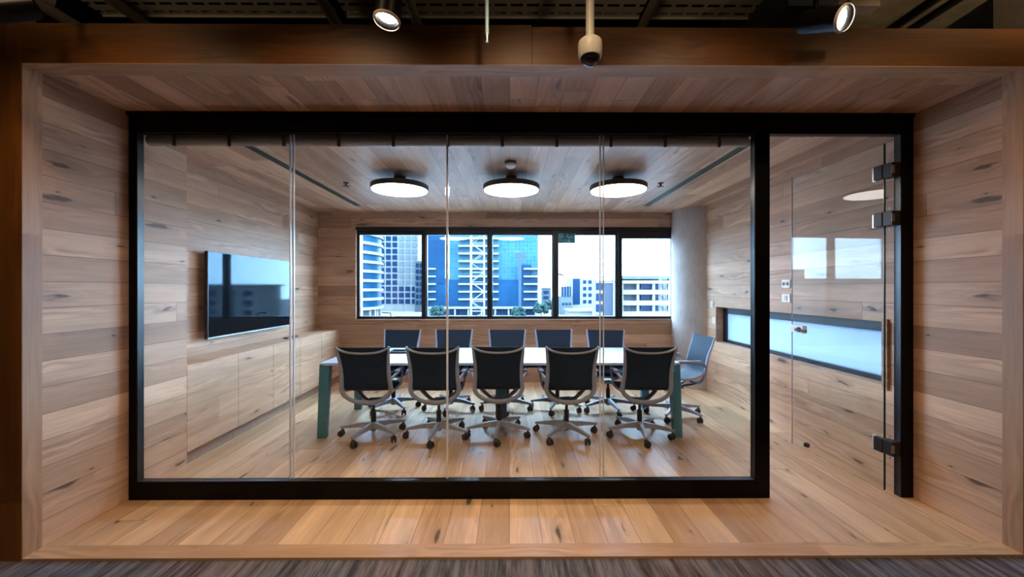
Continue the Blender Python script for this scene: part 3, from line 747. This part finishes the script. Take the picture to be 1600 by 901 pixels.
MB().box((-.03, -.03, -.012), (.14, .03, .02), .004).build('bar', M['bracket'], br)
MB().lathe([(.03, -.03), (.035, .0), (.03, .03)], 18, Matrix.Translation((-.035, 0, 0)) @ Matrix.Rotation(PI/2, 4, 'X')).build('collar', M['bracket'], br, True)
MB().tube([(.05, 0, .02), (.05, 0, .48)], .008, 8).build('hanger_rod', M['bracket'], br, True)

cam0 = empty('security_camera', (.385, 1.90, 2.505)); tag(cam0, 'white dome security camera on a pole in front of the fascia', 'security camera')
MB().lathe([(.018, .16), (.0205, .155), (.0205, 1.20)], 20).build('pole', M['camwhite'], cam0, True)
MB().lathe([(.020, .145), (.044, .142), (.0545, .132), (.0575, .115), (.0565, .070), (.052, .056), (.046, .056)], 36).build('housing', M['camwhite'], cam0, True)
MB().lathe([(.046, .063)] + [(.046*math.cos(t*PI/16), .060 - .046*math.sin(t*PI/16)) for t in range(0, 9)], 32).build('dome', M['dome'], cam0, True)
rd = empty('hanging_rod', (-.11, 1.95, 2.70)); tag(rd, 'thin pale blue rod hanging in front of the fascia', 'rod')
MB().tube([(-.004, -.02, 1.0), (.0, 0, .0)], [.012, .0095], 10).build('rod', M['rod'], rd, True)
MB().tube([(0, 0, .0), (0, 0, -.032)], .0085, 10).build('tip', M['steel'], rd, True)

# ------------------------------------------------------------------ the city outside
struct(box('ground', (-260, -60, -12), (260, 520, -11), M['street']), 'pale street level far below the window', 'ground')
def bempty(name, x, y, lab): return tag(empty(name, (x, y, -11)), lab, 'building')
def bb(par, name, lo, hi, mat):
    l = par.location
    return MB().box((lo[0]-l.x, lo[1]-l.y, lo[2]-l.z), (hi[0]-l.x, hi[1]-l.y, hi[2]-l.z)).build(name, mat, par)
# A round tower
A = bempty('round_tower', -75, 158, 'round blue glass tower with white floor bands at the left of the window')
MB().lathe([(23.2, 5), (23.2, 62)], 96).build('glazing', M['cw_band'], A, True)
for k in range(17):
    z = 4.4 + k*3.5
    MB().lathe([(23.0, z), (24, z), (24, z + 1.05), (23.0, z + 1.05)], 96).build('floor_band', M['bwhite'], A, True)
MB().lathe([(20, 0), (20, 5)], 64).build('lobby', M['bgrey'], A, True)
for k in range(24):
    a = 2*PI*k/24
    MB().tube([(22.6*math.cos(a), 22.6*math.sin(a), 0), (22.6*math.cos(a), 22.6*math.sin(a), 4.6)], .45, 8).build('pillar', M['bwhite'], A)
# B white grid block
Bd = bempty('grid_block', -60, 227, 'white block with a square grid of windows right of the round tower')
bb(Bd, 'walls', (-74, 220, -11), (-50.5, 236, 62), M['bwhite'])
for c in range(6):
    for r in range(16):
        x = -70.9 + (c - .2)*3.55; z = -6.9 + r*3.46
        mt = M['bglass'] if (c < 3 or r < 3) else M['bglass_pale']
        bb(Bd, 'window', (x, 219.7, z), (x + 2.55, 220.2, z + 2.5), mt)
B2 = bempty('slim_block', -47, 210, 'narrow pale block beside the white grid block')
bb(B2, 'walls', (-50.3, 212, -11), (-45.5, 224, 16), M['bgrey'])
for c in range(2):
    for r in range(7): bb(B2, 'window', (-49.7 + c*2.1, 211.7, -7 + r*3.3), (-48.3 + c*2.1, 212.2, -5 + r*3.3), M['bglass'])
# C blue curtain wall tower
Cc = bempty('glass_tower', -12, 195, 'wide blue glass office tower with white balcony slabs')
bb(Cc, 'curtain_wall', (-36, 186, 4), (13.4, 208, 64), M['cw_light'])
bb(Cc, 'stair_volume', (-39, 184.5, 4), (-29.5, 200, 37), M['cw_dark'])
bb(Cc, 'podium_glazing', (-39, 184.8, -6.8), (13.2, 200, 5.5), M['cw_dark'])
bb(Cc, 'roof_slab', (-40, 183.2, -7.9), (14, 200, -6.9), M['bwhite'])
bb(Cc, 'lobby', (-36, 187, -11), (12, 200, -7.9), M['bglass'])
for k in range(9): bb(Cc, 'pillar', (-38 + k*6.2, 184, -11), (-37.2 + k*6.2, 185, -7.9), M['bwhite'])
for x0, x1, n in ((-39.5, -34, 5), (-23.5, -5, 9), (6.5, 14.2, 5)):
    for k in range(n): bb(Cc, 'balcony_slab', (x0, 182.8, -3.9 + k*3.5), (x1, 186.5, -3.1 + k*3.5), M['bwhite'])
bb(Cc, 'stair_volume', (5.6, 184.6, -6.5), (10, 200, 12.5), M['cw_dark'])
# lattice cranes
def lattice(name, x, y, w, z1, mod, mat, lab, r):
    c = tag(empty(name, (x, y, -11)), lab, 'crane')
    h = w/2
    for sx in (-1, 1):
        for sy in (-1, 1): MB().tube([(sx*h, sy*h, 0), (sx*h, sy*h, z1)], r*1.4, 6).build('mast_leg', mat, c)
    m = MB(); z = 0; f = 1
    while z < z1 - mod:
        for sy in (-1, 1):
            m.tube([(-h*f, sy*h, z), (h*f, sy*h, z + mod)], r*.75, 5); m.tube([(-h, sy*h, z), (h, sy*h, z)], r*.7, 5)
            m.tube([(sy*h, -h*f, z), (sy*h, h*f, z + mod)], r*.75, 5)
        z += mod; f = -f
    m.build('lattice', mat, c); MB().box((-w*.9, -w*.9, 0), (w*.9, w*.9, .8)).build('base', M['bwhite'], c)
lattice('tower_crane', -5.6, 70, 2.3, 40, 1.7, M['crane'], 'pale lattice tower crane mast in front of the blue glass tower', .055)
lattice('tower_crane', 43.2, 112, 1.5, 34, 1.5, M['crane'], 'faint pale crane mast at the right end of the window', .05)
dc = tag(empty('derrick', (4.6, 176, -11)), 'blue derrick mast against the glass tower in the third pane', 'crane')
MB().box((-.6, -.6, 0), (.6, .6, 28)).build('mast', M['crane_blue'], dc); MB().box((-2.2, -.5, 26), (2.6, .5, 28.2)).box((1.2, -.4, 23.5), (2.2, .4, 26)).build('jib', M['crane_blue'], dc)
# E low buildings
E = bempty('white_office', 37, 205, 'white office block with small square windows in the fourth pane')
bb(E, 'walls', (30.9, 200, -11), (43.6, 215, 6.6), M['bwhite']); bb(E, 'dark_panel', (31.9, 199.7, -6.5), (35.4, 200.2, 6.4), M['bglass'])
for c in range(2):
    for r in range(4): bb(E, 'window', (37.0 + c*2.7, 199.7, -6.0 + r*3.3), (38.6 + c*2.7, 200.2, -4.3 + r*3.3), M['bglass'])
E2 = bempty('small_house', 28, 190, 'small pale building with teal glazing beside the white office block')
bb(E2, 'walls', (24.4, 190, -11), (30.0, 200, -2.4), M['bgrey']); bb(E2, 'upper_glazing', (24.8, 189.8, -2.4), (29.4, 199, 2.4), M['bglass'])
for c in range(3): bb(E2, 'mullion', (25.8 + c*1.3, 189.6, -2.4), (26.0 + c*1.3, 189.9, 2.4), M['bwhite'])
for c in range(3): bb(E2, 'window', (25.2 + c*1.6, 189.7, -6.4), (26.1 + c*1.6, 190.2, -5.4), M['bglass'])
E3 = bempty('low_warehouse', 28, 150, 'low white flat roofed building in front of the white office block')
bb(E3, 'walls', (22.8, 153, -11), (33.5, 163, -7.4), M['bwhite']); bb(E3, 'roof', (22.4, 152.4, -7.4), (34, 164, -6.8), M['bwhite'])
E4 = bempty('distant_house', 18, 240, 'distant pale house between the glass tower and the fourth pane')
bb(E4, 'walls', (19.5, 240, -11), (25, 250, 1.5), M['bgrey']); bb(E4, 'roof', (19.2, 239.6, 1.5), (25.3, 250.4, 2.2), M['bwhite'])
for r in range(3): bb(E4, 'window', (20.5, 239.7, -8 + r*3.2), (23.5, 240.2, -6.4 + r*3.2), M['bglass'])
for nm, x0, x1, y0, zt, lab in (('terrace_block', -188, -104, 150, 5.0, 'pale flat roofed terrace block mirrored in the open glass door'),
                               ('terrace_block', 88, 190, 150, 2.5, 'pale flat roofed terrace block mirrored in the television')):
    q = bempty(nm, (x0+x1)/2, y0, lab)
    bb(q, 'walls', (x0, y0, -11), (x1, y0 + 14, zt), M['bwhite']); bb(q, 'roof', (x0 - 1, y0 - 1, zt), (x1 + 1, y0 + 15, zt + .6), M['bwhite'])
    bb(q, 'roof_house', (x0 + 52, y0 + 4, zt + .6), (x0 + 60, y0 + 10, zt + 4.5), M['bgrey'])
    for r in range(3):
        for c in range(12): bb(q, 'window', (x0 + 3 + c*6.6, y0 - .3, -8.5 + r*3.6), (x0 + 6.2 + c*6.6, y0 + .2, -6.6 + r*3.6), M['bglass'])
# F concrete shell under construction
F = bempty('concrete_shell', 43, 140, 'white concrete building shell under construction at the right of the window')
bb(F, 'core', (37.5, 132.5, -11), (60, 150, 3.4), M['bdeep'])
for k in range(5): bb(F, 'floor_slab', (36.4, 130, -7.6 + (k - 1)*3.55), (61, 133.2, -6.1 + (k - 1)*3.55), M['bwhite'])
bb(F, 'parapet', (36.4, 130, 4.1), (61, 131, 5.6), M['bgrey'])
for k in range(5): bb(F, 'pillar', (36.6 + k*5.2, 130.4, -11), (37.4 + k*5.2, 131.2, 4.5), M['bwhite'])
for k in range(3):
    bb(F, 'glazing', (43.5, 131.6, -5.6 + k*3.55), (53, 132.6, -3.6 + k*3.55), M['bglass'])
bb(F, 'side_wing', (27.9, 128, -11), (36.2, 134, 4.0), M['bwhite'])
bb(F, 'wing_opening', (30.6, 127.7, -8), (33.2, 128.2, 3.2), M['bdeep']); bb(F, 'wing_wall', (33.2, 127.2, -11), (35.8, 128.2, 4.6), M['bwhite'])
for k in range(3): bb(F, 'wing_slab', (27.4, 127.4, 3.2 + k*.9), (35.6 , 129, 3.5 + k*.9), M['bwhite'])
for k in range(4): bb(F, 'wing_glazing', (27.8, 127.7, -9.5 + k*3.5), (30.2, 128.2, -7.1 + k*3.5), M['bglass'])
# trees
def tree(x, y, r, h, lab):
    t = tag(empty('street_tree', (x, y, -11)), lab, 'tree', 'street trees')
    MB().tube([(0, 0, 0), (.1, 0, h*.5)], [.28, .18], 8).build('trunk', M['bark'], t, True)
    m = MB(); rnd = random.Random(int(x*10))
    for k in range(70):
        a, b = rnd.uniform(0, 2*PI), rnd.uniform(-.7, 1.0); q = r*rnd.uniform(.45, 1)*math.sqrt(max(0, 1 - b*b*.8))
        s = bmesh.new(); bmesh.ops.create_icosphere(s, subdivisions=1, radius=r*rnd.uniform(.16, .3))
        for v in s.verts: v.co *= rnd.uniform(.75, 1.25)
        m.join(s, Matrix.Translation((q*math.cos(a), q*math.sin(a), h*.5 + r*.45 + b*r*.75)))
    m.build('crown', M['leaf'], t)
tree(-27.0, 150, 3.0, 4.0, 'round street tree at the foot of the blue tower in the second pane')
tree(3.4, 150, 2.6, 4.2, 'round street tree at the foot of the blue tower in the third pane')
tree(13.5, 170, 3.2, 5.0, 'street tree at the right edge of the third pane')
tree(18.5, 176, 2.8, 7.0, 'taller street tree right of the glass tower')

# ------------------------------------------------------------------ light
w = bpy.data.worlds.new('sky'); scene.world = w; w.use_nodes = True
bg = w.node_tree.nodes['Background']; bg.inputs[0].default_value = (.52, .74, 1.0, 1); bg.inputs[1].default_value = 16.0
def downlight_or_fill(x, y, z, power, size, col=(1.0, .62, .32), tilt=0.0):
    l = bpy.data.lights.new('corridor_downlight_or_fill', 'SPOT'); l.energy = power; l.color = col
    l.spot_size = math.radians(size); l.spot_blend = .8; l.shadow_soft_size = .08
    o = bpy.data.objects.new('corridor_downlight_or_fill', l); COL.objects.link(o); o.location = (x, y, z); o.rotation_euler = (tilt, 0, 0)
for x in (-2.0, -1.0, 0.1, 1.1, 2.1): downlight_or_fill(x, 1.15, 3.25, 30, 100, (1.0, .69, .40), math.radians(21))
for x, pw in ((-2.2, 16), (.6, 16), (2.9, 45)): downlight_or_fill(x, .9, 2.95, pw, 130, (1.0, .80, .58), math.radians(180 - 40))  # upward fill spots added to brighten slab and trays, no real lamp here

# ------------------------------------------------------------------ camera
cd = bpy.data.cameras.new('camera'); co = bpy.data.objects.new('camera', cd); COL.objects.link(co)
cd.sensor_width = 36; cd.lens = 36*622/1600; cd.clip_start = .05; cd.clip_end = 1500
co.location = (0, 0, H); co.rotation_euler = (PI/2, 0, math.radians(-.36))
scene.camera = co
vs = scene.view_settings
vs.view_transform = 'Standard'; vs.look = 'None'; vs.gamma = 1; vs.exposure = 1.02; vs.use_curve_mapping = False
scene.display_settings.display_device = 'sRGB'
cy_ = scene.cycles
cy_.use_denoising = True; cy_.max_bounces = 12; cy_.diffuse_bounces = 6; cy_.transparent_max_bounces = 24; cy_.sample_clamp_indirect = 6
